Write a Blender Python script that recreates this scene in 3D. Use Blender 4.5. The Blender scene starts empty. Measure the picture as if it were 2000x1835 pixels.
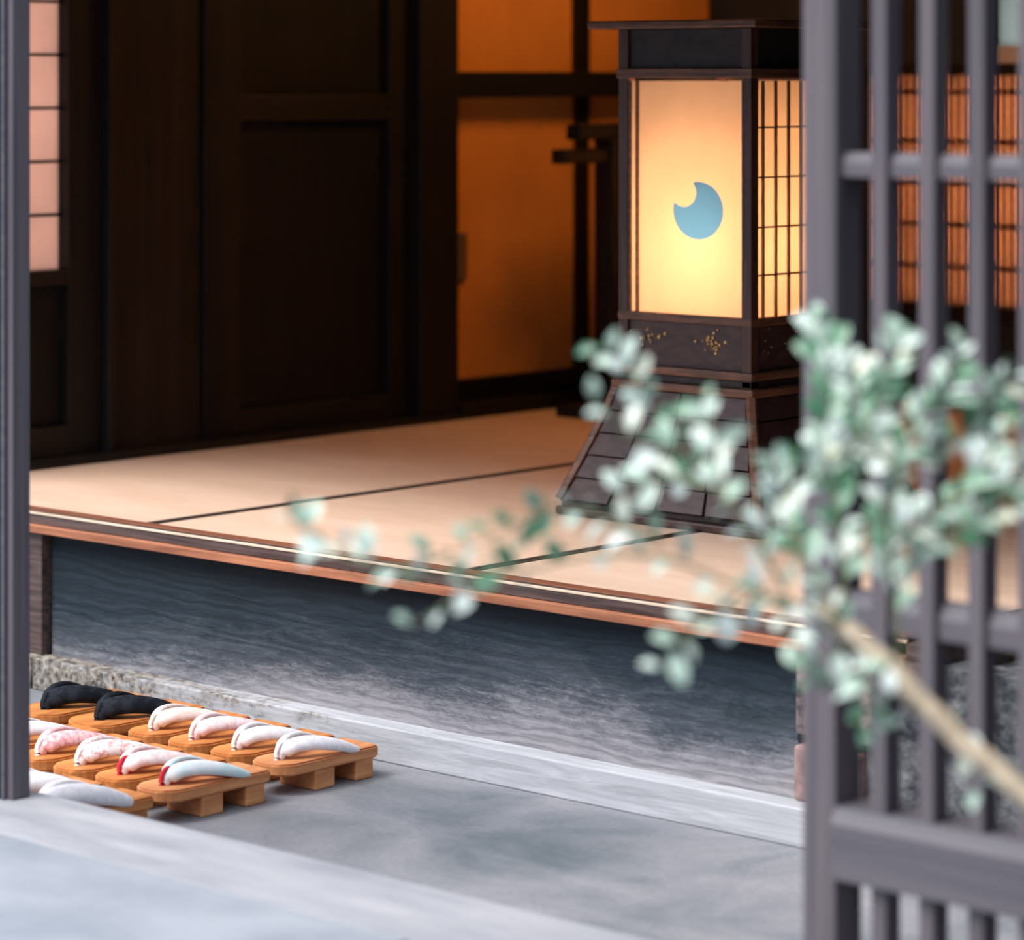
import bpy, bmesh, math, random
from math import pi, sin, cos, radians
from mathutils import Vector, Matrix
random.seed(11)
SC = bpy.context.scene
COL = SC.collection

# ------------------------------------------------------------------ camera
cd = bpy.data.cameras.new('camera')
cam = bpy.data.objects.new('camera', cd); COL.objects.link(cam)
cam.location = (0, 0, 1.2)
cam.rotation_euler = (pi/2, 0, math.atan2(.671, .741))
cd.sensor_width = 36; cd.lens = 109.26; cd.shift_y = -767.5/2000
cd.clip_start = .1; cd.clip_end = 100
cd.dof.use_dof = True; cd.dof.focus_distance = 5.45; cd.dof.aperture_fstop = 2.9
SC.camera = cam

# ------------------------------------------------------------------ light
SC.view_settings.view_transform = 'Standard'; SC.view_settings.look = 'None'
SC.view_settings.gamma = 1; SC.view_settings.use_curve_mapping = False
SC.view_settings.exposure = 0.0
w = bpy.data.worlds.new('overcast_sky'); SC.world = w; w.use_nodes = True
bg = w.node_tree.nodes['Background']
bg.inputs[1].default_value = 1.9
# overcast sky, brightest overhead; the houses across the lane darken the horizon
wn_, wl_ = w.node_tree.nodes, w.node_tree.links
wt = wn_.new('ShaderNodeTexCoord'); ws = wn_.new('ShaderNodeSeparateXYZ'); wl_.new(wt.outputs['Generated'], ws.inputs[0])
wr_ = wn_.new('ShaderNodeValToRGB'); wl_.new(ws.outputs[2], wr_.inputs[0]); wl_.new(wr_.outputs[0], bg.inputs[0])
wr_.color_ramp.elements[0].position = .06; wr_.color_ramp.elements[0].color = (.10, .11, .13, 1)
wr_.color_ramp.elements[1].position = .48; wr_.color_ramp.elements[1].color = (.74, .84, 1.0, 1)

def lamp(name, kind, loc, energy, color, **kw):
    l = bpy.data.lights.new(name, kind); l.energy = energy; l.color = color
    for k, v in kw.items():
        if k != 'aim': setattr(l, k, v)
    o = bpy.data.objects.new(name, l); COL.objects.link(o); o.location = loc
    if 'aim' in kw:
        d = Vector(kw['aim']) - Vector(loc); o.rotation_euler = d.to_track_quat('-Z', 'Y').to_euler()
    return o
# soft daylight from the street, high and to the left behind the camera
lamp('soft_sun', 'SUN', (-1.6, -6, 8.6), 4.6, (1.0, .93, .88), angle=radians(34), aim=(0, 0, 0))
# added unseen warm area lamp near the ceiling, brightening the far wall
lamp('far_wall_fill', 'AREA', (-4.55, 5.9, 2.1), 9.5, (1.0, .42, .10), size=.35, aim=(-5.5, 5.95, .5))
lamp('window_lamp', 'AREA', (-4.4, 7.3, 1.0), 300, (1.0, .66, .44), size=.8, aim=(-4.4, 6.9, .9))
lamp('lantern_bulb', 'POINT', (-3.785, 4.815, .868), 23.0, (1.0, .60, .39), shadow_soft_size=.045)

# added area lamp out of view, standing in for daylight behind the shoji
lamp('shoji_fill', 'AREA', (-6.3, 4.43, 1.2), 20, (.95, .90, .88), size=1.0, aim=(-5.4, 4.43, 1.1))

# ------------------------------------------------------------------ materials
def nt(name):
    m = bpy.data.materials.new(name); m.use_nodes = True
    return m, m.node_tree.nodes, m.node_tree.links, m.node_tree.nodes['Principled BSDF']

def rgba(c): return (c[0], c[1], c[2], 1)

def ramp(N, stops):
    r = N.new('ShaderNodeValToRGB'); e = r.color_ramp.elements
    e[0].position, e[0].color = stops[0][0], rgba(stops[0][1])
    e[1].position, e[1].color = stops[-1][0], rgba(stops[-1][1])
    for p, c in stops[1:-1]:
        x = e.new(p); x.color = rgba(c)
    return r

def noise(N, L, scale3, detail=6, rough=.6, dist=0, src='Object'):
    tc = N.new('ShaderNodeTexCoord'); mp = N.new('ShaderNodeMapping')
    mp.inputs['Scale'].default_value = scale3
    L.new(tc.outputs[src], mp.inputs[0])
    n = N.new('ShaderNodeTexNoise'); n.inputs['Scale'].default_value = 1
    n.inputs['Detail'].default_value = detail; n.inputs['Roughness'].default_value = rough
    n.inputs['Distortion'].default_value = dist
    L.new(mp.outputs[0], n.inputs['Vector'])
    return n

def mat_noise(name, c1, c2, scale3, rough=.6, bump=.2, lo=.35, hi=.65, spec=.4, dist=0, detail=6, bdist=.004, metal=0):
    m, N, L, B = nt(name)
    n = noise(N, L, scale3, detail=detail, dist=dist)
    r = ramp(N, [(lo, c1), (hi, c2)]); L.new(n.outputs[0], r.inputs[0]); L.new(r.outputs[0], B.inputs['Base Color'])
    B.inputs['Roughness'].default_value = rough; B.inputs['Specular IOR Level'].default_value = spec
    B.inputs['Metallic'].default_value = metal
    if bump:
        b = N.new('ShaderNodeBump'); b.inputs['Strength'].default_value = bump; b.inputs['Distance'].default_value = bdist
        L.new(n.outputs[0], b.inputs['Height']); L.new(b.outputs[0], B.inputs['Normal'])
    return m

def grain(axis, along=2.0, across=60.0):
    s = [across]*3; s['xyz'.index(axis)] = along
    return tuple(s)

M = {}
M['dark_z'] = mat_noise('dark_timber_upright', (.003, .0025, .0022), (.011, .0065, .005), grain('z'), .55, .25, spec=.3)
M['dark_y'] = mat_noise('dark_timber_level', (.003, .0025, .0022), (.011, .0065, .005), grain('y'), .55, .25, spec=.3)
M['panel'] = mat_noise('dark_door_board', (.0022, .002, .002), (.005, .004, .0035), grain('z', 1, 25), .6, .15, spec=.25)
M['brown'] = mat_noise('brown_board', (.005, .0035, .003), (.018, .010, .007), grain('z', 1.2, 30), .55, .2, spec=.25)
M['navywall'] = mat_noise('dark_plaster', (.010, .014, .022), (.022, .024, .034), (6, 6, 6), .8, .1)
M['lantern'] = mat_noise('lantern_timber', (.028, .012, .009), (.11, .045, .028), grain('z', 6, 90), .42, .35, lo=.3, hi=.75, spec=.6)
M['lantern_h'] = mat_noise('lantern_rail_timber', (.05, .020, .012), (.26, .105, .055), (14, 14, 120), .40, .3, lo=.3, hi=.8, spec=.6)
M['lantern_dark'] = mat_noise('lantern_dark_panel', (.010, .008, .009), (.030, .018, .016), (40, 40, 40), .5, .3, spec=.5)
M['lantern_block'] = mat_noise('lantern_base_block', (.026, .012, .011), (.085, .038, .033), (30, 30, 70), .45, .4, lo=.3, hi=.75, spec=.6)
M['gate'] = mat_noise('gate_timber', (.085, .076, .088), (.135, .115, .127), grain('z', 1.5, 70), .55, .2, spec=.4)
M['gate_dark'] = mat_noise('gate_post_timber', (.022, .027, .040), (.060, .065, .088), grain('z', 1.5, 60), .55, .25, spec=.4)
M['gate_x'] = mat_noise('gate_rail_timber', (.08, .077, .092), (.125, .113, .128), grain('x', 1.5, 70), .5, .2, spec=.4)
M['gold'] = mat_noise('gold_fleck', (.6, .32, .1), (.8, .5, .2), (50, 50, 50), .35, 0, metal=.6)
M['iron'] = mat_noise('blackened_iron', (.03, .028, .03), (.07, .06, .06), (80, 80, 80), .5, .2, metal=.5)
M['muntin'] = mat_noise('lattice_strip', (.05, .022, .010), (.10, .045, .02), (60, 60, 60), .5, 0)
M['plaster'] = mat_noise('ochre_fusuma_paper', (.58, .24, .055), (.72, .30, .075), (3, 3, 2), .85, .05, spec=.1)
M['door_pull'] = mat_noise('dull_pull_plate', (.10, .07, .045), (.15, .10, .06), (20, 20, 20), .6, 0)
M['noseface'] = mat_noise('deck_edge_timber', (.040, .024, .022), (.13, .085, .075), (5, 60, 90), .5, .4, spec=.5)
M['lip'] = mat_noise('red_brown_lip', (.24, .085, .045), (.50, .20, .10), (4, 50, 60), .6, .4)
M['brightline'] = mat_noise('arris_highlight', (.62, .45, .32), (.85, .70, .55), (6, 60, 60), .5, .1)  # pale colour stands in for light caught on the chamfer
M['heri'] = mat_noise('tatami_border_cloth', (.016, .009, .007), (.040, .020, .013), (200, 200, 200), .8, .1)
M['heri_red'] = mat_noise('red_brown_strip', (.14, .045, .022), (.27, .10, .05), (5, 80, 80), .6, .1)
M['sash'] = mat_noise('pale_sash', (.45, .42, .46), (.6, .56, .6), (8, 8, 8), .6, 0)
M['bark'] = mat_noise('pale_bark', (.34, .27, .19), (.62, .52, .38), (60, 60, 60), .85, .5)
M['green_twig'] = mat_noise('green_twig_bark', (.10, .12, .06), (.20, .20, .11), (90, 90, 90), .8, .2)

# woven tatami
m, N, L, B = nt('tatami_rush'); M['tatami'] = m
n = noise(N, L, (2.2, 9, 3), detail=4); r = ramp(N, [(.3, (.72, .50, .36)), (.7, (.82, .60, .46))])
L.new(n.outputs[0], r.inputs[0])
n2 = noise(N, L, (20, 420, 20), detail=2)
mx = N.new('ShaderNodeMix'); mx.data_type = 'RGBA'; mx.blend_type = 'MULTIPLY'; mx.inputs[0].default_value = .25
L.new(r.outputs[0], mx.inputs[6]); L.new(n2.outputs[0], mx.inputs[7]); L.new(mx.outputs[2], B.inputs['Base Color'])
b = N.new('ShaderNodeBump'); b.inputs['Strength'].default_value = .15; b.inputs['Distance'].default_value = .001
L.new(n2.outputs[0], b.inputs['Height']); L.new(b.outputs[0], B.inputs['Normal'])
B.inputs['Roughness'].default_value = .62; B.inputs['Specular IOR Level'].default_value = .3

# weathered riser board: dark timber, shade under the lip painted in, mineral dust below
m, N, L, B = nt('shaded_weathered_riser'); M['riser'] = m
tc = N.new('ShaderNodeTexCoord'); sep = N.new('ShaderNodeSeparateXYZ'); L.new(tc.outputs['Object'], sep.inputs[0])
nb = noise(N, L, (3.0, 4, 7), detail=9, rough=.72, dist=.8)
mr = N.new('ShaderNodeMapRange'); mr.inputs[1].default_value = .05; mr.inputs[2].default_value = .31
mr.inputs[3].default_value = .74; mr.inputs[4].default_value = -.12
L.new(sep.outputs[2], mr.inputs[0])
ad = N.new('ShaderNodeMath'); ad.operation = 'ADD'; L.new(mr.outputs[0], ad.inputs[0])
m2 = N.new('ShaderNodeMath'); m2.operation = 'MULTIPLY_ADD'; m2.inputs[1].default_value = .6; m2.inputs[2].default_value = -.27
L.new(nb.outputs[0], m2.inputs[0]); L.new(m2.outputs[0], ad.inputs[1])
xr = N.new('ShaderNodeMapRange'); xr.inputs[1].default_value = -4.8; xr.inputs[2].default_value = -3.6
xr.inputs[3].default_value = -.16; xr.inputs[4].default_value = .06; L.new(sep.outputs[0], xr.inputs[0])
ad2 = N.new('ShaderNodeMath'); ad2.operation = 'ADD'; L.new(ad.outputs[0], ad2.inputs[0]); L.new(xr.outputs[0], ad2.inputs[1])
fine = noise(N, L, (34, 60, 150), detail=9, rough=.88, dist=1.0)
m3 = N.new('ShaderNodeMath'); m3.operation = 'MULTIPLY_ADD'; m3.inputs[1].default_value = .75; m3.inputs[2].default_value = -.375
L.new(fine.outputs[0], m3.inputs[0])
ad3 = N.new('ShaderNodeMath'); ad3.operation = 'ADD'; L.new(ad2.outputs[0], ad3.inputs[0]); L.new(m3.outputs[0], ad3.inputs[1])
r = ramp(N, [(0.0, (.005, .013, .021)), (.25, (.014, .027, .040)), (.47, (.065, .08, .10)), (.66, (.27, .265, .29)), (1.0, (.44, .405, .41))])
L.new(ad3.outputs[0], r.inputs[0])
wv = N.new('ShaderNodeTexWave'); wv.wave_type = 'BANDS'; wv.bands_direction = 'Z'
mp = N.new('ShaderNodeMapping'); mp.inputs['Scale'].default_value = (1.0, 1.0, 5.0); L.new(tc.outputs['Object'], mp.inputs[0])
L.new(mp.outputs[0], wv.inputs[0]); wv.inputs['Scale'].default_value = 2.6; wv.inputs['Distortion'].default_value = 26
wv.inputs['Detail'].default_value = 5; wv.inputs['Detail Scale'].default_value = .55; wv.inputs['Detail Roughness'].default_value = .62
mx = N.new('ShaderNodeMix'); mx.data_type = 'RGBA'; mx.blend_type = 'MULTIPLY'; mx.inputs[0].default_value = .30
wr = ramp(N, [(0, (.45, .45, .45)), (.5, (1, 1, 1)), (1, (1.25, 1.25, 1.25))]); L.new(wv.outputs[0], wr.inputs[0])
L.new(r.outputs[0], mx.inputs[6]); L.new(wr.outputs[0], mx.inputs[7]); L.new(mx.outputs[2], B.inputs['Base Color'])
b = N.new('ShaderNodeBump'); b.inputs['Strength'].default_value = .3; b.inputs['Distance'].default_value = .004
L.new(wv.outputs[0], b.inputs['Height']); b2 = N.new('ShaderNodeBump'); b2.inputs['Strength'].default_value = .5; b2.inputs['Distance'].default_value = .003
L.new(fine.outputs[0], b2.inputs['Height']); L.new(b.outputs[0], b2.inputs['Normal']); L.new(b2.outputs[0], B.inputs['Normal'])
B.inputs['Roughness'].default_value = .7; B.inputs['Specular IOR Level'].default_value = .35

# pale grey sill board with a mossy, soiled left end
m, N, L, B = nt('grey_sill_board'); M['sill'] = m
n = noise(N, L, (4, 30, 60), detail=8, dist=1.5); r = ramp(N, [(.3, (.33, .34, .36)), (.7, (.56, .57, .60))])
L.new(n.outputs[0], r.inputs[0])
d = noise(N, L, (9, 30, 30), detail=9, rough=.8)
tc = N.new('ShaderNodeTexCoord'); sep = N.new('ShaderNodeSeparateXYZ'); L.new(tc.outputs['Object'], sep.inputs[0])
xr = N.new('ShaderNodeMapRange'); xr.inputs[1].default_value = -3.3; xr.inputs[2].default_value = -4.7
xr.inputs[3].default_value = -.34; xr.inputs[4].default_value = .17; L.new(sep.outputs[0], xr.inputs[0])
ad = N.new('ShaderNodeMath'); ad.operation = 'ADD'; L.new(d.outputs[0], ad.inputs[0]); L.new(xr.outputs[0], ad.inputs[1])
dr = ramp(N, [(.42, (0, 0, 0)), (.62, (1, 1, 1))]); L.new(ad.outputs[0], dr.inputs[0])
mx = N.new('ShaderNodeMix'); mx.data_type = 'RGBA'; L.new(dr.outputs[0], mx.inputs[0]); L.new(r.outputs[0], mx.inputs[6])
sp = noise(N, L, (70, 70, 70), detail=5); sr = ramp(N, [(.38, (.03, .025, .022)), (.66, (.42, .37, .31))]); L.new(sp.outputs[0], sr.inputs[0])
L.new(sr.outputs[0], mx.inputs[7]); L.new(mx.outputs[2], B.inputs['Base Color'])
b = N.new('ShaderNodeBump'); b.inputs['Strength'].default_value = .4; b.inputs['Distance'].default_value = .003
L.new(d.outputs[0], b.inputs['Height']); L.new(b.outputs[0], B.inputs['Normal']); B.inputs['Roughness'].default_value = .7

# earthen/concrete floor
m, N, L, B = nt('grey_mortar_floor'); M['ground'] = m
n = noise(N, L, (2.6, 3.4, 3), detail=9, rough=.62, dist=.6)
r = ramp(N, [(.30, (.11, .135, .152)), (.46, (.21, .22, .24)), (.70, (.34, .325, .35))]); L.new(n.outputs[0], r.inputs[0])
n2 = noise(N, L, (90, 90, 90), detail=6, rough=.8); r2 = ramp(N, [(.3, (.72, .72, .72)), (.7, (1.15, 1.15, 1.15))]); L.new(n2.outputs[0], r2.inputs[0])
mx = N.new('ShaderNodeMix'); mx.data_type = 'RGBA'; mx.blend_type = 'MULTIPLY'; mx.inputs[0].default_value = .8
L.new(r.outputs[0], mx.inputs[6]); L.new(r2.outputs[0], mx.inputs[7]); L.new(mx.outputs[2], B.inputs['Base Color'])
b = N.new('ShaderNodeBump'); b.inputs['Strength'].default_value = .3; b.inputs['Distance'].default_value = .003
L.new(n2.outputs[0], b.inputs['Height']); L.new(b.outputs[0], B.inputs['Normal']); B.inputs['Roughness'].default_value = .6

M['stone'] = mat_noise('pale_threshold_stone', (.25, .26, .285), (.38, .38, .40), (3, 14, 9), .6, .15, detail=5)
M['paving'] = mat_noise('pale_paving', (.23, .255, .29), (.32, .34, .375), (4, 5, 5), .6, .15, detail=5)
M['joint'] = mat_noise('dark_joint', (.03, .035, .05), (.06, .06, .08), (20, 20, 20), .8, 0)
M['rough'] = mat_noise('rough_stone_wall', (.022, .026, .034), (.19, .195, .205), (26, 26, 30), .85, .9, lo=.36, hi=.68, detail=10, bdist=.012)
M['rust'] = mat_noise('rusty_stone_block', (.20, .115, .10), (.36, .24, .22), (30, 30, 30), .8, .4)
M['rough_brown'] = mat_noise('rough_brown_stone', (.06, .045, .045), (.36, .28, .26), (36, 36, 40), .85, .8, lo=.36, hi=.66, detail=9, bdist=.008)

def paper_mat(name, c, white=.0, rough=.9):
    m = bpy.data.materials.new(name); m.use_nodes = True
    N, L = m.node_tree.nodes, m.node_tree.links
    N.remove(N['Principled BSDF'])
    nz = noise(N, L, (7, 7, 5), detail=4)
    r = ramp(N, [(.3, tuple(x*.90 for x in c)), (.7, c)]); L.new(nz.outputs[0], r.inputs[0])
    t = N.new('ShaderNodeBsdfTranslucent'); d = N.new('ShaderNodeBsdfDiffuse')
    L.new(r.outputs[0], t.inputs[0]); L.new(r.outputs[0], d.inputs[0])
    mx = N.new('ShaderNodeMixShader'); mx.inputs[0].default_value = .42
    L.new(t.outputs[0], mx.inputs[1]); L.new(d.outputs[0], mx.inputs[2])
    L.new(mx.outputs[0], N['Material Output'].inputs[0])
    return m
M['paper'] = paper_mat('lantern_paper', (.74, .64, .50))
M['shoji'] = paper_mat('shoji_paper', (.90, .66, .57))
M['pane'] = paper_mat('frosted_pane', (.19, .26, .31))
M['paper_old'] = paper_mat('window_paper', (.75, .55, .40))
m = bpy.data.materials.new('blue_emblem_dye'); m.use_nodes = True; M['emblem'] = m
N, L = m.node_tree.nodes, m.node_tree.links; N.remove(N['Principled BSDF'])
t = N.new('ShaderNodeBsdfTranslucent'); t.inputs[0].default_value = (.075, .31, .85, 1)
d = N.new('ShaderNodeBsdfDiffuse'); d.inputs[0].default_value = (.06, .34, .75, 1)
mx = N.new('ShaderNodeMixShader'); mx.inputs[0].default_value = .3
L.new(t.outputs[0], mx.inputs[1]); L.new(d.outputs[0], mx.inputs[2]); L.new(mx.outputs[0], N['Material Output'].inputs[0])

# geta wood, fabrics, leaves
M['geta'] = mat_noise('orange_geta_wood', (.30, .085, .018), (.78, .31, .09), (45, 6, 60), .5, .25, lo=.3, hi=.72, spec=.4, bdist=.002)
M['geta_pale'] = mat_noise('orange_geta_wood_lighter', (.42, .13, .04), (.78, .36, .15), (40, 6, 60), .5, .25, lo=.3, hi=.72, spec=.4, bdist=.002)
def cloth(name, c1, c2, s=60, lo=.45, hi=.55):
    return mat_noise(name, c1, c2, (s, s, s), .8, .3, lo=lo, hi=hi, spec=.2, bdist=.001, detail=4)
M['white'] = cloth('white_cloth', (.80, .77, .80), (.90, .87, .88))
M['cream'] = cloth('cream_floral_cloth', (.86, .60, .50), (.88, .80, .76), 70, .35, .6)
M['blush'] = cloth('blush_floral_cloth', (.80, .50, .50), (.88, .76, .76), 90, .35, .6)
M['black'] = cloth('black_velvet', (.004, .006, .010), (.012, .016, .024))
M['pink'] = cloth('pink_brocade', (.72, .25, .27), (.85, .62, .62), 110, .35, .6)
M['white_pink'] = cloth('white_and_pink_brocade', (.75, .38, .38), (.86, .82, .80), 130, .40, .5)
M['rosewhite'] = cloth('rosy_white_cloth', (.86, .62, .60), (.90, .80, .80))
M['teal'] = cloth('teal_white_cloth', (.55, .74, .76), (.86, .82, .84), 30, .35, .65)
M['red'] = cloth('red_lining', (.42, .015, .03), (.58, .03, .05))
M['orange_thong'] = cloth('cream_cord', (.80, .70, .60), (.88, .80, .72))

m, N, L, B = nt('shrub_leaf'); M['leaf'] = m
g = N.new('ShaderNodeNewGeometry')
r = ramp(N, [(0.0, (.035, .15, .075)), (.22, (.15, .32, .19)), (.42, (.40, .54, .44)), (.93, (.66, .75, .70)), (1.0, (.62, .58, .20))])
L.new(g.outputs['Random Per Island'], r.inputs[0]); L.new(r.outputs[0], B.inputs['Base Color'])
B.inputs['Roughness'].default_value = .38; B.inputs['Specular IOR Level'].default_value = .6
B.inputs['Coat Weight'].default_value = .15; B.inputs['Coat Roughness'].default_value = .3

# ------------------------------------------------------------------ mesh helpers
def link(name, bm, mat, parent=None, smooth=False, mats=None):
    me = bpy.data.meshes.new(name); bm.normal_update(); bm.to_mesh(me); bm.free()
    for mm in (mats or [mat]): me.materials.append(M[mm] if isinstance(mm, str) else mm)
    if smooth:
        for p in me.polygons: p.use_smooth = True
    o = bpy.data.objects.new(name, me); COL.objects.link(o)
    if parent: o.parent = parent
    return o

def thing(name, label, cat, loc=(0, 0, 0), rz=0, group=None):
    o = bpy.data.objects.new(name, None); COL.objects.link(o); o.empty_display_size = .05
    o.location = loc; o.rotation_euler = (0, 0, rz); o['label'] = label; o['category'] = cat
    if group: o['group'] = group
    return o

def tag(o, label, cat, group=None):
    o['label'] = label; o['category'] = cat
    if group: o['group'] = group
    return o

def box(bm, x0, x1, y0, y1, z0, z1, bev=0, mi=0):
    vs = [bm.verts.new((x, y, z)) for x in (x0, x1) for y in (y0, y1) for z in (z0, z1)]
    idx = [(0, 1, 3, 2), (4, 6, 7, 5), (0, 4, 5, 1), (2, 3, 7, 6), (0, 2, 6, 4), (1, 5, 7, 3)]
    fs = []
    for i in idx:
        f = bm.faces.new([vs[k] for k in i]); f.material_index = mi; fs.append(f)
    if bev:
        es = list({e for f in fs for e in f.edges})
        r = bmesh.ops.bevel(bm, geom=es, offset=bev, segments=2, affect='EDGES', profile=.5)
        for f in r['faces']: f.material_index = mi

def boxo(name, b, mat, parent=None, bev=.002):
    bm = bmesh.new()
    for q in (b if isinstance(b, list) else [b]): box(bm, *q, bev=bev)
    return link(name, bm, mat, parent)

def struct(name, b, mat, bev=.002, label=None):
    o = boxo(name, b, mat, None, bev); o['kind'] = 'structure'
    if label: o['label'] = label
    return o

def tube(bm, pts, rad, seg=8, flat=1.0, up=Vector((0, 0, 1)), caps=True):
    """sweep an ellipse along pts; rad = radius per point; flat = height/width of the section"""
    pts = [Vector(p) for p in pts]; n = len(pts); rings = []
    for i, p in enumerate(pts):
        t = (pts[min(i+1, n-1)] - pts[max(i-1, 0)]).normalized()
        s = t.cross(up)
        if s.length < 1e-4: s = Vector((1, 0, 0))
        s.normalize(); v = s.cross(t).normalized()
        r = rad[i] if hasattr(rad, '__len__') else rad
        rings.append([bm.verts.new(p + s*cos(a)*r + v*sin(a)*r*flat) for a in [2*pi*k/seg for k in range(seg)]])
    for a, b in zip(rings, rings[1:]):
        for k in range(seg): bm.faces.new((a[k], a[(k+1) % seg], b[(k+1) % seg], b[k]))
    if caps:
        bm.faces.new(rings[0][::-1]); bm.faces.new(rings[-1])

def smoothline(pts, k=4):
    """Catmull-Rom through pts"""
    pts = [Vector(p) for p in pts]; out = []
    for i in range(len(pts)-1):
        p0 = pts[max(i-1, 0)]; p1 = pts[i]; p2 = pts[i+1]; p3 = pts[min(i+2, len(pts)-1)]
        for j in range(k):
            t = j/k
            out.append(.5*((2*p1) + (p2-p0)*t + (2*p0-5*p1+4*p2-p3)*t*t + (3*p1-p0-3*p2+p3)*t**3))
    out.append(pts[-1]); return out

# ------------------------------------------------------------------ the setting
struct('floor', (-6.2, -1.2, 3.0, 3.95, -.08, 0), 'ground', 0)
struct('trim_1', (-6.2, 1.5, 2.80, 3.0, -.08, .12), 'stone', .002, 'pale stone threshold under the gate')
bm = bmesh.new()
for i in range(9):
    for j in range(7):
        x0 = -7.5+i*1.2+(.6 if j % 2 else 0); y1 = 2.792-j*.75
        box(bm, x0+.004, x0+1.196, y1-.742, y1, -.05, .122, .0)
pv = link('floor', bm, 'paving'); pv['kind'] = 'structure'
struct('floor', (-8, 4, -3, 2.80, -.08, .10), 'joint', 0)
# step: sill board, riser, deck edge
struct('trim_2', [(-4.787, -2.6, 3.885, 3.935, 0, .062), (-5.5, -4.793, 3.885, 3.935, 0, .062)], 'sill', .003, 'pale grey sill board along the foot of the step')
struct('trim_3', (-4.787, -2.955, 3.935, 3.975, .0, .303), 'riser', .001, 'weathered riser board of the step with painted shade under the lip')
struct('trim_4', (-5.5, -4.795, 3.915, 3.975, .0625, .303), 'noseface', .002, 'brown corner timber at the left end of the riser')
bm = bmesh.new()
box(bm, -5.5, -2.73, 3.912, 3.952, .319, .338, .002)
deck = link('trim_5', bm, 'noseface'); deck['kind'] = 'structure'; deck['label'] = 'dark wooden nosing of the raised floor'
struct('trim_6', [(-5.5, -2.73, 3.900, 3.975, .303, .319)], 'lip', .002, 'red-brown lip under the nosing')
struct('trim_7', [(-5.5, -2.73, 3.910, 3.9155, .338, .3425)], 'brightline', .001, 'pale strip painting the light caught along the deck edge')
struct('trim_8', [(-5.5, -2.76, 3.952, 3.985, .319, .3385)], 'heri_red', .001, 'red-brown strip beside the tatami')
struct('trim_9', [(-2.76, -2.70, 3.912, 6.84, .25, .338)], 'noseface', .002, 'timber edge along the open side of the raised floor')
struct('floor', (-5.5, -2.76, 3.985, 6.84, .20, .300), 'dark_y', 0, 'timber deck under the tatami')
struct('trim_10', (-2.955, -2.83, 3.922, 3.975, .062, .15), 'rust', .006, 'rusty brown stone block at the right end of the riser')
struct('trim_11', (-2.955, -2.80, 3.925, 3.975, .165, .302), 'rough_brown', .008, 'rough brown stone under the deck corner')
# rough stone wall to the right of the step
bm = bmesh.new(); box(bm, -2.83, -1.3, 3.945, 4.02, 0, .30)
for _ in range(0): pass
o = link('wall_right', bm, 'rough'); o['kind'] = 'structure'; o['label'] = 'low rough stone wall right of the step'
struct('wall_right', [(-2.70, -1.3, 4.02, 6.84, .10, .28)], 'rough', 0)
struct('ceiling', (-5.6, -1.2, 3.85, 7.9, 2.35, 2.45), 'dark_y', 0)
struct('floor', (-5.5, -2.72, 3.976, 4.06, 0, .2995), 'dark_y', 0)
struct('front_shade_board', (-5.5, -1.3, 3.86, 3.90, 1.40, 2.45), 'dark_y', 0)  # added unseen board, hung low to shade the back of the room
struct('wall_right', (-1.3, -1.2, 3.2, 7.9, 0, 2.4), 'navywall', 0)
struct('wall_right', (-0.92, -0.85, 1.6, 3.2, .10, 2.6), 'navywall', 0)  # added unseen wall, keeps sky light off the right sides of the bars

# left wall of the room (plane x = -5.4): posts, board, sills, plaster band
struct('wall_left', [(-5.60, -5.50, 3.9, 4.33, .30, 2.35), (-5.60, -5.50, 4.54, 7.0, .30, 2.35), (-5.60, -5.50, 4.33, 4.54, .30, .72)], 'navywall', 0)
struct('trim_12', [(-5.5, -5.385, 4.592, 4.612, .30, 2.35)], 'dark_z', .003, 'thin dark strip between the shoji and the brown board')
struct('trim_13', [(-5.5, -5.41, 4.612, 4.895, .335, 2.35)], 'brown', .003, 'wide brown board')
struct('trim_14', [(-5.5, -5.40, 4.895, 4.952, .335, 2.35)], 'panel', .003, 'dark strip')
struct('trim_15', [(-5.5, -5.38, 5.60, 5.741, .335, 2.35)], 'dark_z', .004, 'dark square post between the board door and the paper doors')
struct('baseboard_left', [(-5.5, -5.36, 3.95, 5.741, .300, .352), (-5.5, -5.36, 5.741, 6.84, .300, .37)], 'dark_y', .004)
struct('trim_16', [(-5.5, -5.385, 5.741, 6.84, 1.147, 1.213)], 'dark_y', .004, 'dark lintel above the paper doors')

def sdoor(name, label):
    o = bpy.data.objects.new(name, None); COL.objects.link(o); o['kind'] = 'structure'; o['label'] = label; return o
# shoji door at far left
d = sdoor('door_1', 'sliding shoji door with five paper panes in view and a dark skirt board')
boxo('frame', [(-5.47, -5.41, 4.495, 4.592, .352, 2.30), (-5.47, -5.41, 4.30, 4.374, .352, 2.30), (-5.47, -5.41, 4.374, 4.495, .735, .768), (-5.47, -5.41, 4.374, 4.495, .352, .42)], 'dark_z', d)
boxo('skirt_panel', (-5.455, -5.432, 4.374, 4.495, .42, .735), 'panel', d)
boxo('paper', (-5.452, -5.446, 4.374, 4.495, .768, 2.28), 'shoji', d, 0)
boxo('muntin', [(-5.446, -5.434, 4.372, 4.497, z-.0035, z+.0035) for z in [.891+.1195*k for k in range(12)]], 'dark_y', d, .001)
struct('door_2', (-5.49, -5.42, 3.95, 4.30, .352, 2.30), 'panel', .003)
# dark board door
d = sdoor('door_3', 'dark board door with a middle rail')
boxo('frame', [(-5.48, -5.42, 4.952, 5.03, .352, 2.30), (-5.48, -5.42, 5.53, 5.60, .352, 2.30)], 'dark_z', d)
boxo('rail', (-5.48, -5.422, 5.03, 5.53, 1.095, 1.157), 'dark_y', d)
boxo('rail', (-5.48, -5.422, 5.03, 5.53, .352, .41), 'dark_y', d)
boxo('panel', (-5.47, -5.445, 5.03, 5.53, .41, 1.095), 'panel', d)
boxo('panel', (-5.47, -5.445, 5.03, 5.53, 1.157, 2.30), 'panel', d)
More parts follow.
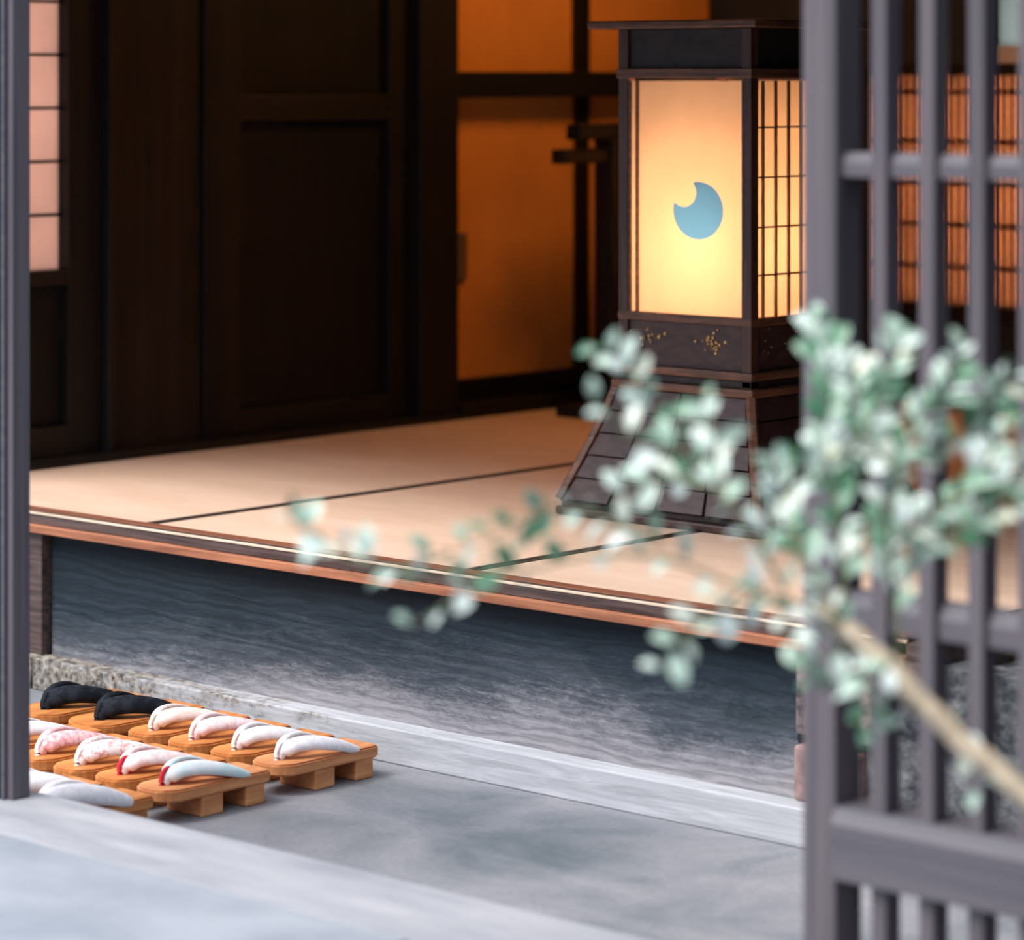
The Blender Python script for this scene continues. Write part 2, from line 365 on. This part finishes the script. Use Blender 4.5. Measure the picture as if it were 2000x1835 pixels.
# ochre paper doors
d = sdoor('door_4', 'ochre paper sliding door lit warm, with a grey pull plate')
boxo('paper', (-5.475, -5.45, 5.741, 6.84, .425, 1.147), 'plaster', d, 0)
boxo('rail', (-5.48, -5.44, 5.741, 6.84, .37, .425), 'dark_y', d)
boxo('door_pull', (-5.45, -5.438, 5.765, 5.835, .678, .80), 'door_pull', d, .003)
boxo('stile', (-5.48, -5.435, 6.262, 6.312, .37, 1.147), 'dark_z', d)
d = sdoor('door_5', 'ochre paper transom above the lintel with a dark mullion')
boxo('paper', (-5.475, -5.45, 5.741, 6.84, 1.213, 2.3), 'plaster', d, 0)
boxo('mullion', (-5.48, -5.435, 6.255, 6.315, 1.213, 2.3), 'dark_z', d)

# back wall (plane y = 6.84) with the lattice window and a bright opening
XL, XR = -4.907, -4.15
struct('wall_back', [(-5.5, XL, 6.84, 6.92, .2, 2.35), (XL, XR, 6.84, 6.92, .2, .60), (XR, -1.3, 6.84, 6.92, .2, 2.35),
                     (XL, -4.50, 6.84, 6.92, 1.215, 2.35)], 'navywall', 0)
wn = sdoor('window_1', 'brown lattice window glowing orange behind the gate bars')
bm = bmesh.new()
x = XL+.01
while x < XR:
    box(bm, x-.0055, x+.0055, 6.845, 6.865, .60, 1.21); x += .0235
for z in (.70, .81, .92, 1.03, 1.16): box(bm, XL, XR, 6.842, 6.868, z-.006, z+.006)
link('lattice', bm, 'muntin', wn)
boxo('frame', [(XL, XR, 6.83, 6.93, .57, .60), (XL, XR, 6.83, 6.93, 1.205, 1.235)], 'brown', wn)
boxo('paper', (XL, XR, 6.885, 6.890, .60, 1.21), 'paper_old', wn, 0)
wn = sdoor('window_2', 'pale opening high in the back wall')
boxo('sash', (-4.50, -4.15, 6.84, 6.88, 1.215, 1.28), 'sash', wn, .002)
boxo('pane', (-4.50, -4.15, 6.85, 6.86, 1.28, 2.3), 'pane', wn, 0)
boxo('frame', (-4.515, -4.50, 6.82, 6.93, 1.215, 2.3), 'navywall', wn, .002)
# lamp box behind the lattice window
struct('wall_back', [(XL-.05, XR+.05, 7.5, 7.55, .3, 1.24), (XL-.08, XL-.05, 6.92, 7.55, .3, 1.24), (XR+.05, XR+.08, 6.92, 7.55, .3, 1.24),
                     (XL-.05, XR+.05, 6.93, 7.55, 1.24, 1.27), (XL-.05, XR+.05, 6.93, 7.55, .27, .3)], 'sash', 0)

# ------------------------------------------------------------------ tatami mats
def tatami(x0, x1, y0, y1, label):
    bm = bmesh.new(); box(bm, x0, x1, y0, y1, .3005, .335, .002)
    o = link('tatami_mat', bm, 'tatami'); tag(o, label, 'tatami mat', 'tatami mats on the raised floor')
    for a, b in ((x0+.001, x0+.013), (x1-.013, x1-.001)):
        boxo('cloth_border', (a, b, y0, y1, .335, .3365), 'heri', o, 0)
xs = [-5.40, -4.560, -3.712, -2.765]
nm = ['tatami mat against the dark doors at the left', 'tatami mat in the middle, between the two dark seams', 'tatami mat nearest the gate, under the lantern front']
for i in range(3):
    a, b = xs[i]+.001, xs[i+1]-.001
    tatami(a, b, 3.988, 5.72, nm[i]+', front row')
    tatami(a, b, 5.722, 6.835, nm[i].replace('nearest the gate, under the lantern front', 'behind the lantern')+', rear row')

# ------------------------------------------------------------------ dark stand behind the lantern
st = thing('wooden_stand', 'dark wooden stand with stepped arms, half hidden behind the lit lantern', 'stand', (-5.17, 6.10, .335))
boxo('base', (-.06, .06, -.16, .16, 0, .03), 'dark_y', st, .004)
boxo('post', (-.03, .03, -.045, .045, .03, .705), 'dark_z', st, .004)
boxo('arm', (-.025, .025, -.16, .10, .705, .745), 'dark_y', st, .004)
boxo('arm', (-.022, .022, -.22, -.045, .645, .683), 'brown', st, .004)
boxo('side_panel', (-.02, .02, .045, .16, .03, .70), 'panel', st, .002)

# ------------------------------------------------------------------ lantern
LX, LY, LZ = -3.81, 4.87, .3365
lan = thing('floor_lantern', 'tall brown wooden floor lantern with glowing paper panels and a blue crescent emblem', 'lantern', (LX, LY, LZ))
H = .165
def zz(z): return z - LZ
# roof and dark top band
bm = bmesh.new(); box(bm, -.21, .21, -.21, .21, zz(1.294), zz(1.310), .003); link('roof', bm, 'lantern_h', lan)
boxo('top_band', (-.158, .158, -.158, .158, zz(1.215), zz(1.294)), 'lantern_dark', lan, .002)
boxo('top_rail', [(-H-.004, H+.004, -H-.004, -H+.02, zz(1.197), zz(1.217)), (-H-.004, H+.004, H-.02, H+.004, zz(1.197), zz(1.217)),
                  (-H-.004, -H+.02, -H+.02, H-.02, zz(1.197), zz(1.217)), (H-.02, H+.004, -H+.02, H-.02, zz(1.197), zz(1.217))], 'lantern_h', lan, .002)
for sx in (-1, 1):
    for sy in (-1, 1):
        cx, cy = sx*(H-.011), sy*(H-.011)
        boxo('corner_post', (cx-.012, cx+.012, cy-.012, cy+.012, zz(.60), zz(1.294)), 'lantern', lan, .002)
# paper panels: front (towards the step), left, back, right
zb, zt = zz(.737), zz(1.192)
boxo('paper_panel', (-H+.02, H-.02, -H+.008, -H+.009, zb, zt), 'paper', lan, 0)
boxo('paper_panel', (-H+.02, H-.02, H-.009, H-.008, zb, zt), 'paper', lan, 0)
boxo('paper_panel', (-H+.008, -H+.009, -H+.02, H-.02, zb, zt), 'paper', lan, 0)
boxo('paper_panel', (H-.009, H-.008, -H+.02, H-.02, zb, zt), 'paper', lan, 0)
boxo('door_stile', [(-H+.042, -H+.047, -H+.000, -H+.007, zb, zt), (-H+.023, -H+.028, -H+.001, -H+.007, zb, zt)], 'lantern_h', lan, .0008)
def lattice(side):
    bm = bmesh.new()
    x0, x1 = (H-.006, H-.001) if side > 0 else (-H+.001, -H+.006)
    for k in range(7):
        y = -H+.042+k*.0405; box(bm, x0, x1, y-.0026, y+.0026, zb, zt)
    for z in (1.103, 1.007, .911, .819): box(bm, x0-.0005, x1+.0005, -H+.022, H-.022, zz(z)-.0016, zz(z)+.0016)
    link('lattice', bm, 'lantern', lan)
lattice(1); lattice(-1)
boxo('lower_rail', [(-H-.002, H+.002, -H-.002, -H+.02, zz(.722), zz(.738)), (-H-.002, H+.002, H-.02, H+.002, zz(.722), zz(.738)),
                    (-H-.002, -H+.02, -H+.02, H-.02, zz(.722), zz(.738)), (H-.02, H+.002, -H+.02, H-.02, zz(.722), zz(.738))], 'lantern_h', lan, .002)
bm = bmesh.new()
box(bm, -H+.006, H-.006, -H+.006, H-.006, zz(.634), zz(.722), .001)
for k in range(46):
    s = random.choice((-.105, -.09, -.06, .06, .07, .08)) + random.gauss(0, .012); z = .690 + random.gauss(0, .016)
    if not .645 < z < .715: continue
    q = random.uniform(.0009, .0028)
    box(bm, s-q, s+q, -H+.0035, -H+.0062, zz(z)-q, zz(z)+q, 0, 1)
for k in range(16):
    s = random.uniform(-.12, .1); z = .68+random.gauss(0, .014); q = random.uniform(.0008, .0016)
    box(bm, H-.0062, H-.0035, s-q, s+q, zz(z)-q, zz(z)+q, 0, 1)
link('carved_panel', bm, None, lan, mats=['lantern_block', 'gold'])
boxo('moulding', (-H-.008, H+.008, -H-.008, H+.008, zz(.618), zz(.634)), 'lantern_h', lan, .004)
boxo('moulding', (-H-.001, H+.001, -H-.001, H+.001, zz(.603), zz(.618)), 'lantern_dark', lan, .002)
boxo('moulding', (-H-.012, H+.012, -H-.012, H+.012, zz(.586), zz(.603)), 'lantern_h', lan, .004)
# flared, planked base
def prof(t):            # t 0 top .. 1 bottom
    z = .586*(1-t)+.365*t; return H+.006+(.250-H-.006)*(t**1.12), z
bm = bmesh.new()
ts = [i/5 for i in range(6)]
ring = []
for t in ts:
    h, z = prof(t); ring.append([bm.verts.new((sx*(h-.008), sy*(h-.008), zz(z))) for sx, sy in ((-1, -1), (1, -1), (1, 1), (-1, 1))])
for a, b in zip(ring, ring[1:]):
    for k in range(4): bm.faces.new((a[k], b[k], b[(k+1) % 4], a[(k+1) % 4]))
bm.faces.new(ring[0]); bm.faces.new(ring[-1][::-1])
bs = link('flared_base', bm, 'lantern_dark', lan)
# blocks: five courses of four on each face, each face one part
def face_blocks(k):
    bm = bmesh.new(); R = Matrix.Rotation(k*pi/2, 4, 'Z')
    for i in range(5):
        t0, t1 = i/5+.008, (i+1)/5-.010
        h0, z0 = prof(t0); h1, z1 = prof(t1)
        for j in range(4):
            def P(t, h, z, s, off):
                w = (h-.012); return R @ Vector((-w+2*w*s, -h-off, zz(z)))
            s0, s1 = j/4+.008, (j+1)/4-.008
            q = [P(t0, h0, z0, s0, 0), P(t0, h0, z0, s1, 0), P(t1, h1, z1, s1, .004), P(t1, h1, z1, s0, .004)]
            inn = [v + R @ Vector((0, .012, 0)) for v in q]
            a = [bm.verts.new(v) for v in q]; b = [bm.verts.new(v) for v in inn]
            bm.faces.new(a[::-1]); bm.faces.new(b)
            for e in range(4): bm.faces.new((a[e], a[(e+1) % 4], b[(e+1) % 4], b[e]))
    bmesh.ops.recalc_face_normals(bm, faces=bm.faces)
    link('block_facing', bm, 'lantern_block', bs)
for k in range(4): face_blocks(k)
for sx in (-1, 1):
    for sy in (-1, 1):
        bm = bmesh.new()
        pts = []
        for i in range(7):
            h, z = prof(i/6); pts.append((sx*(h-.002), sy*(h-.002), zz(z)))
        tube(bm, pts, .011, 6); link('corner_rib', bm, 'lantern_h', bs)
boxo('skirt', (-.255, .255, -.255, .255, 0, zz(.352)), 'lantern_block', lan, .004)
boxo('skirt', (-.246, .246, -.246, .246, zz(.352), zz(.366)), 'lantern_dark', lan, .003)
# blue emblem: a disc with a round bite taken from its upper left
ox, oz, rx, rz_ = .030, zz(.9405), .0620, .0560
bcx, bcz, br = -29/50., 35/57., .50          # bite centre and radius in units of the disc
outer = []
n = 160
for i in range(n):
    a = 2*pi*i/n; x, z = cos(a), sin(a)
    if (x-bcx)**2+(z-bcz)**2 >= br*br: outer.append((a, x, z))
# start after the bite
a0 = math.atan2(bcz, bcx)
outer.sort(key=lambda q: (q[0]-a0) % (2*pi))
p_end, p_start = outer[-1], outer[0]
b0 = math.atan2(p_end[2]-bcz, p_end[1]-bcx); b1 = math.atan2(p_start[2]-bcz, p_start[1]-bcx)
ai = math.atan2(-bcz, -bcx)                  # towards the disc centre
def unwrap(a, ref):
    while a-ref > pi: a -= 2*pi
    while a-ref < -pi: a += 2*pi
    return a
b0, b1 = unwrap(b0, ai), unwrap(b1, ai)
pts = [(x, z) for _, x, z in outer] + [(bcx+br*cos(b0+(b1-b0)*k/30), bcz+br*sin(b0+(b1-b0)*k/30)) for k in range(1, 30)]
bm = bmesh.new()
from mathutils.geometry import tessellate_polygon
co = [Vector((ox+x*rx, -H+.0072, oz+z*rz_)) for x, z in pts]
vs = [bm.verts.new(c) for c in co]
for t in tessellate_polygon([[Vector((c.x, c.z, 0)) for c in co]]): bm.faces.new([vs[i] for i in t])
link('crescent_emblem', bm, 'emblem', lan)['label'] = 'sky-blue disc with a round bite out of its upper left'
bm = bmesh.new(); bmesh.ops.create_uvsphere(bm, u_segments=16, v_segments=10, radius=.028, matrix=Matrix.Translation((0, 0, zz(.79))))
link('lamp_holder', bm, 'lantern_dark', lan, True)

# ------------------------------------------------------------------ geta sandals
def sole_outline(w=.049, l=.12):
    pts = []
    for i in range(13):                       # rounded toe at -y
        a = pi+pi*i/12; pts.append((w*cos(a), -l+.045+.045*sin(a)))
    for i in range(7):
        a = pi/2*i/6; pts.append((w-.014+.014*cos(a), l-.014+.014*sin(a)))
    for i in range(7):
        a = pi/2+pi/2*i/6; pts.append((-w+.014+.014*cos(a), l-.014+.014*sin(a)))
    return pts
def make_geta(wood, w=.047, l=.12):
    """returns (sole mesh, tooth meshes) for sharing"""
    out = {}
    bm = bmesh.new(); pts = sole_outline(w, l)
    top = [bm.verts.new((x, y, .054)) for x, y in pts]; bot = [bm.verts.new((x, y, .034)) for x, y in pts]
    bm.faces.new(top); bm.faces.new(bot[::-1])
    for i in range(len(pts)): j = (i+1) % len(pts); bm.faces.new((top[i], bot[i], bot[j], top[j]))
    bmesh.ops.recalc_face_normals(bm, faces=bm.faces)
    es = [e for e in bm.edges if abs(e.verts[0].co.z-e.verts[1].co.z) < 1e-5]
    bmesh.ops.bevel(bm, geom=es, offset=.003, segments=2, affect='EDGES')
    return bm
def strap_pts(sx, w):
    return smoothline([(0, -.068, .052), (sx*.004, -.072, .064), (sx*.014, -.056, .076), (sx*w*.55, -.022, .077), (sx*w*.78, .022, .068), (sx*w*.84, .058, .056), (sx*w*.84, .074, .051)], 5)
def geta(x, y, label, wood, strap, front, group, lining=None, w=.047, l=.12, fat=1.0, jit=0):
    g = thing('geta_sandal', label, 'sandal', (x, y, 0), jit, group)
    link('sole', make_geta(wood, w, l), wood, g)
    for a, b in ((-.035, .012), (.062, .104)):
        bm = bmesh.new(); box(bm, -w+.003, w-.003, a, b, 0, .036, .003); link('tooth', bm, wood, g)
    bm = bmesh.new()
    for sx in (-1, 1):
        pts = strap_pts(sx, w); n = len(pts)
        rad = [fat*(.0055+.0088*math.sin(pi*min(1, (i/(n-1))**.8)))for i in range(n)]
        tube(bm, pts, rad, 10, flat=.62, up=Vector((sx*.75, .1, .7)))
    s = link('thong_strap', bm, strap, g, True)
    if lining:
        bm = bmesh.new()
        for sx in (-1, 1):
            pts = [p+Vector((-sx*.006, 0, -.0045)) for p in strap_pts(sx, w)]; n = len(pts)
            tube(bm, pts, [fat*(.0045+.0080*math.sin(pi*min(1, (i/(n-1))**.8))) for i in range(n)], 10, flat=.5, up=Vector((sx*.75, .1, .7)))
        link('lining', bm, lining, s, True)
    bm = bmesh.new()
    tube(bm, smoothline([(0, -.062, .078), (0, -.074, .079), (0, -.083, .068), (0, -.084, .052)], 4), .0042*fat, 8)
    link('toe_loop', bm, front, g, True)
    return g
G1, G2, G3 = 'geta in the row against the step', 'geta in the middle row', 'geta in the row at the threshold'
j = lambda: random.uniform(-.010, .010)
geta(-3.795, 3.685, 'wooden geta with plain white straps, at the right end of the row against the step', 'geta_pale', 'white', 'white', G1, jit=j())
geta(-3.905, 3.69, 'wooden geta with plain white straps, second from the right in the row against the step', 'geta', 'white', 'orange_thong', G1, jit=j())
geta(-4.020, 3.695, 'wooden geta with blush floral white straps, third from the right against the step', 'geta', 'blush', 'cream', G1, jit=j())
geta(-4.130, 3.700, 'wooden geta with cream floral straps, beside the black-strapped sandal against the step', 'geta', 'cream', 'orange_thong', G1, jit=j())
geta(-4.268, 3.695, 'larger geta with broad black velvet straps, the one in full view', 'geta', 'black', 'black', G1, w=.060, l=.128, fat=1.35, jit=0)
geta(-4.412, 3.690, 'larger geta with broad black velvet straps, half hidden behind the left gate post', 'geta', 'black', 'black', G1, w=.060, l=.128, fat=1.35, jit=0)
geta(-3.795, 3.430, 'wooden geta with teal-white straps lined in red, at the right end of the middle row', 'geta_pale', 'teal', 'red', G2, 'red', jit=j())
geta(-3.905, 3.435, 'wooden geta with rosy white straps lined in red, second from right in middle row', 'geta', 'rosewhite', 'red', G2, 'red', jit=j())
geta(-4.012, 3.435, 'wooden geta with white and pink brocade straps in the middle row', 'geta', 'white_pink', 'white', G2, fat=1.15, jit=j())
geta(-4.122, 3.440, 'wooden geta with all-pink brocade straps in the middle row', 'geta', 'pink', 'white', G2, fat=1.1, jit=j())
geta(-4.235, 3.445, 'wooden geta at the left end of the middle row, half hidden by the gate post', 'geta', 'white', 'white', G2, jit=j())
geta(-3.795, 3.175, 'wooden geta with thick white straps, right of the two at the threshold', 'geta', 'white', 'white', G3, fat=1.4, jit=0)
geta(-3.920, 3.178, 'wooden geta with thick white straps, left one of the pair at the threshold', 'geta', 'white', 'white', G3, fat=1.4, jit=0)

# ------------------------------------------------------------------ gate
gp = thing('gate_post', 'dark grey wooden gate post standing at the left edge on the stone threshold', 'post', (-3.72, 2.95, .12))
boxo('post', (-.12, .032, -.022, .022, 0, 2.23), 'gate_dark', gp, .003)
boxo('moulding', (.032, .054, -.012, .022, 0, 2.23), 'gate', gp, .0025)
boxo('moulding', (.036, .042, -.020, -.012, 0, 2.23), 'gate_x', gp, .0015)

ft = thing('lattice_fence', 'blue-grey wooden lattice gate panel with upright bars, at the right behind the leaves', 'fence', (-2.17, 2.955, .12))
boxo('post', (-.025, .023, -.025, .030, 0, 2.23), 'gate', ft, .004)
for k in range(16):
    xb = .081+.0665*k
    boxo('bar', (xb-.0105, xb+.0105, -.020, .010, .02, 2.23), 'gate', ft, .002)
def rail(z0, z1, y0=-.012, y1=.024, ch=.012):
    bm = bmesh.new()
    pr = [(y0, z0), (y1, z0), (y1, z1), (y0+ch*.6, z1), (y0, z1-ch)]
    a = [bm.verts.new((.023, y, z)) for y, z in pr]; b = [bm.verts.new((1.16, y, z)) for y, z in pr]
    bm.faces.new(a); bm.faces.new(b[::-1])
    for i in range(5): jn = (i+1) % 5; bm.faces.new((a[i], b[i], b[jn], a[jn]))
    bmesh.ops.recalc_face_normals(bm, faces=bm.faces)
    link('rail', bm, 'gate_x', ft)
rail(.964, .992); rail(.440, .480, ch=.016); rail(.150, .232, -.034, .030, .018); rail(1.75, 1.79)
boxo('sill', (.023, 1.16, -.02, .02, 0, .02), 'gate_x', ft, .002)
boxo('post', (1.16, 1.21, -.025, .030, 0, 2.23), 'gate', ft, .004)

# ------------------------------------------------------------------ shrub in front of the gate
# twig courses in the shrub's own plane, metres (to the right, up)
TW = {
    'A': [(0.316, 0.674), (0.267, 0.698), (0.213, 0.716), (0.148, 0.743), (0.074, 0.748), (0.005, 0.735), (-0.059, 0.733), (-0.109, 0.738), (-0.153, 0.758), (-0.193, 0.780), (-0.208, 0.802)],
    'A2': [(0.005, 0.735), (-0.035, 0.716), (-0.069, 0.698), (-0.099, 0.684)],
    'A3': [(-0.059, 0.733), (-0.099, 0.718), (-0.138, 0.718), (-0.173, 0.733), (-0.203, 0.760)],
    'A4': [(0.148, 0.743), (0.099, 0.765), (0.054, 0.780), (0.020, 0.775), (-0.020, 0.755), (-0.049, 0.743)],
    'B': [(0.267, 0.698), (0.237, 0.750), (0.198, 0.800), (0.163, 0.839), (0.133, 0.879), (0.111, 0.913), (0.089, 0.933)],
    'B2': [(0.163, 0.839), (0.124, 0.849), (0.089, 0.884), (0.074, 0.899)],
    'B3': [(0.198, 0.800), (0.193, 0.839), (0.190, 0.874), (0.183, 0.889)],
    'B4': [(0.237, 0.750), (0.247, 0.790), (0.252, 0.824), (0.242, 0.839)],
    'B5': [(0.198, 0.800), (0.158, 0.805), (0.124, 0.795), (0.099, 0.780)],
    'C': [(0.316, 0.674), (0.321, 0.730), (0.316, 0.790), (0.306, 0.839), (0.316, 0.899), (0.309, 0.938), (0.301, 0.958)],
    'C2': [(0.306, 0.839), (0.341, 0.879), (0.356, 0.918), (0.376, 0.953)],
    'C3': [(0.316, 0.790), (0.287, 0.814), (0.277, 0.839)],
    'D': [(0.376, 0.637), (0.366, 0.706), (0.361, 0.770), (0.371, 0.819), (0.390, 0.859), (0.420, 0.889), (0.435, 0.933)],
    'D2': [(0.371, 0.819), (0.410, 0.829), (0.445, 0.854), (0.470, 0.889), (0.489, 0.913)],
    'D3': [(0.361, 0.770), (0.395, 0.790), (0.440, 0.810), (0.484, 0.829), (0.514, 0.849)],
    'D4': [(0.371, 0.819), (0.346, 0.849), (0.336, 0.884), (0.331, 0.928)],
    'D5': [(0.366, 0.706), (0.386, 0.735), (0.420, 0.760), (0.460, 0.780), (0.499, 0.800)],
    'D6': [(0.440, 0.810), (0.460, 0.839), (0.489, 0.864)],
    'E': [(0.341, 0.659), (0.316, 0.651), (0.297, 0.637), (0.292, 0.617)],
    'E2': [(0.356, 0.651), (0.341, 0.627), (0.336, 0.602), (0.346, 0.577)],
    'F': [(0.213, 0.716), (0.183, 0.691), (0.153, 0.666), (0.141, 0.646)],
    'F2': [(0.247, 0.708), (0.222, 0.686), (0.203, 0.661)],
    'F3': [(0.267, 0.698), (0.262, 0.681), (0.267, 0.661)],
    'G': [(0.316, 0.674), (0.292, 0.721), (0.272, 0.760), (0.262, 0.800)],
    'H': [(0.430, 0.582), (0.440, 0.543), (0.445, 0.513)],
    'branch': [(0.289, 0.693), (0.316, 0.674), (0.341, 0.656), (0.376, 0.622), (0.410, 0.587), (0.445, 0.557), (0.489, 0.523), (0.568, 0.454), (0.667, 0.335), (0.717, 0.187), (0.731, -0.000)],
}
SH = Vector((0.741*.731 - .671*3.0, .671*.731 + .741*3.0, 0))       # the stem's foot
ux, uy = Vector((.741, .671, 0)), Vector((-.671, .741, 0))
shrub = thing('leafy_shrub', 'leafy shrub with silver-green leaves and pale bare stem before the gate bars', 'shrub', (SH.x, SH.y, 0), math.atan2(.671, .741))
def S(p, d=0): return Vector((p[0]-.731, d, p[1]))                  # local: x right, y away, z up
bpts = smoothline([S(p, -.015*i) for i, p in enumerate(TW['branch'])], 4)
# meander
bm = bmesh.new()
nb_ = len(bpts)
tube(bm, [p+Vector((0, 0, .002*sin(i*1.3))) for i, p in enumerate(bpts)], [.0050+.0052*min(1, i/9)+.010*max(0, (i-24)/nb_) for i in range(nb_)], 10)
link('stem', bm, 'bark', shrub, True)

def leaf(bm, base, d, nrm, ln, wd):
    d = d.normalized(); s = d.cross(nrm)
    if s.length < 1e-3: s = Vector((1, 0, 0))
    s.normalize(); nrm = s.cross(d).normalized()
    rows = []
    for t, ww in ((0, .08), (.12, .45), (.32, .88), (.55, 1.0), (.78, .72), (.93, .35), (1.0, .05)):
        c = base + d*(ln*t) + nrm*(ln*.16*sin(pi*t)*.6)
        hw = wd*.5*ww
        rows.append([bm.verts.new(c - s*hw + nrm*hw*.35), bm.verts.new(c), bm.verts.new(c + s*hw + nrm*hw*.35)])
    for a, b in zip(rows, rows[1:]):
        bm.faces.new((a[0], a[1], b[1], b[0])); bm.faces.new((a[1], a[2], b[2], b[1]))
rnd = random.Random(4)
DENS = {'A': 36, 'A2': 34, 'A3': 26, 'C': 125, 'C2': 125, 'D': 125, 'D4': 125, 'D3': 115, 'H': 25, 'A4': 60, 'B': 60, 'B2': 40, 'E': 120, 'E2': 140, 'B3': 62, 'B4': 60, 'B5': 60, 'F': 60, 'F2': 60, 'F3': 60}
for k, pts in TW.items():
    if k == 'branch': continue
    d0 = rnd.uniform(-.10, .06); d1 = d0 + rnd.uniform(-.08, .08)
    if k in 'ACDEG': d0 = -.02
    line = smoothline([S(p, d0+(d1-d0)*i/(len(pts)-1)) for i, p in enumerate(pts)], 4)
    bm = bmesh.new(); n = len(line)
    tube(bm, line, [.0026*(1-.72*i/(n-1)) for i in range(n)], 6)
    tw = link('twig', bm, 'green_twig', shrub, True)
    length = sum((a-b).length for a, b in zip(line, line[1:]))
    cnt = max(5, int(length*DENS.get(k, 100)*1.25))
    bm = bmesh.new()
    for q in range(cnt):
        t = (q+rnd.random())/cnt
        if k in ('A', 'C', 'D') and t < .12: continue
        f_ = t*(n-1); i = min(int(f_), n-2); p = line[i].lerp(line[i+1], f_-i)
        tan = (line[i+1]-line[i]).normalized()
        side = 1 if q % 2 else -1
        a = rnd.uniform(.5, 1.25)*side
        perp = Vector((-tan.z, 0, tan.x))
        d = tan*cos(a)+perp*sin(a)+Vector((0, rnd.uniform(-.6, .6), rnd.uniform(-.1, .3)))
        nr = Vector((rnd.uniform(-.6, .6), rnd.uniform(-1.2, -.2), rnd.uniform(.2, 1.3))).normalized()
        ln = rnd.uniform(.019, .034) * (.75 if t > .9 else 1)
        leaf(bm, p+d.normalized()*.003, d, nr, ln, ln*rnd.uniform(.48, .66))
    link('foliage', bm, 'leaf', tw, True)
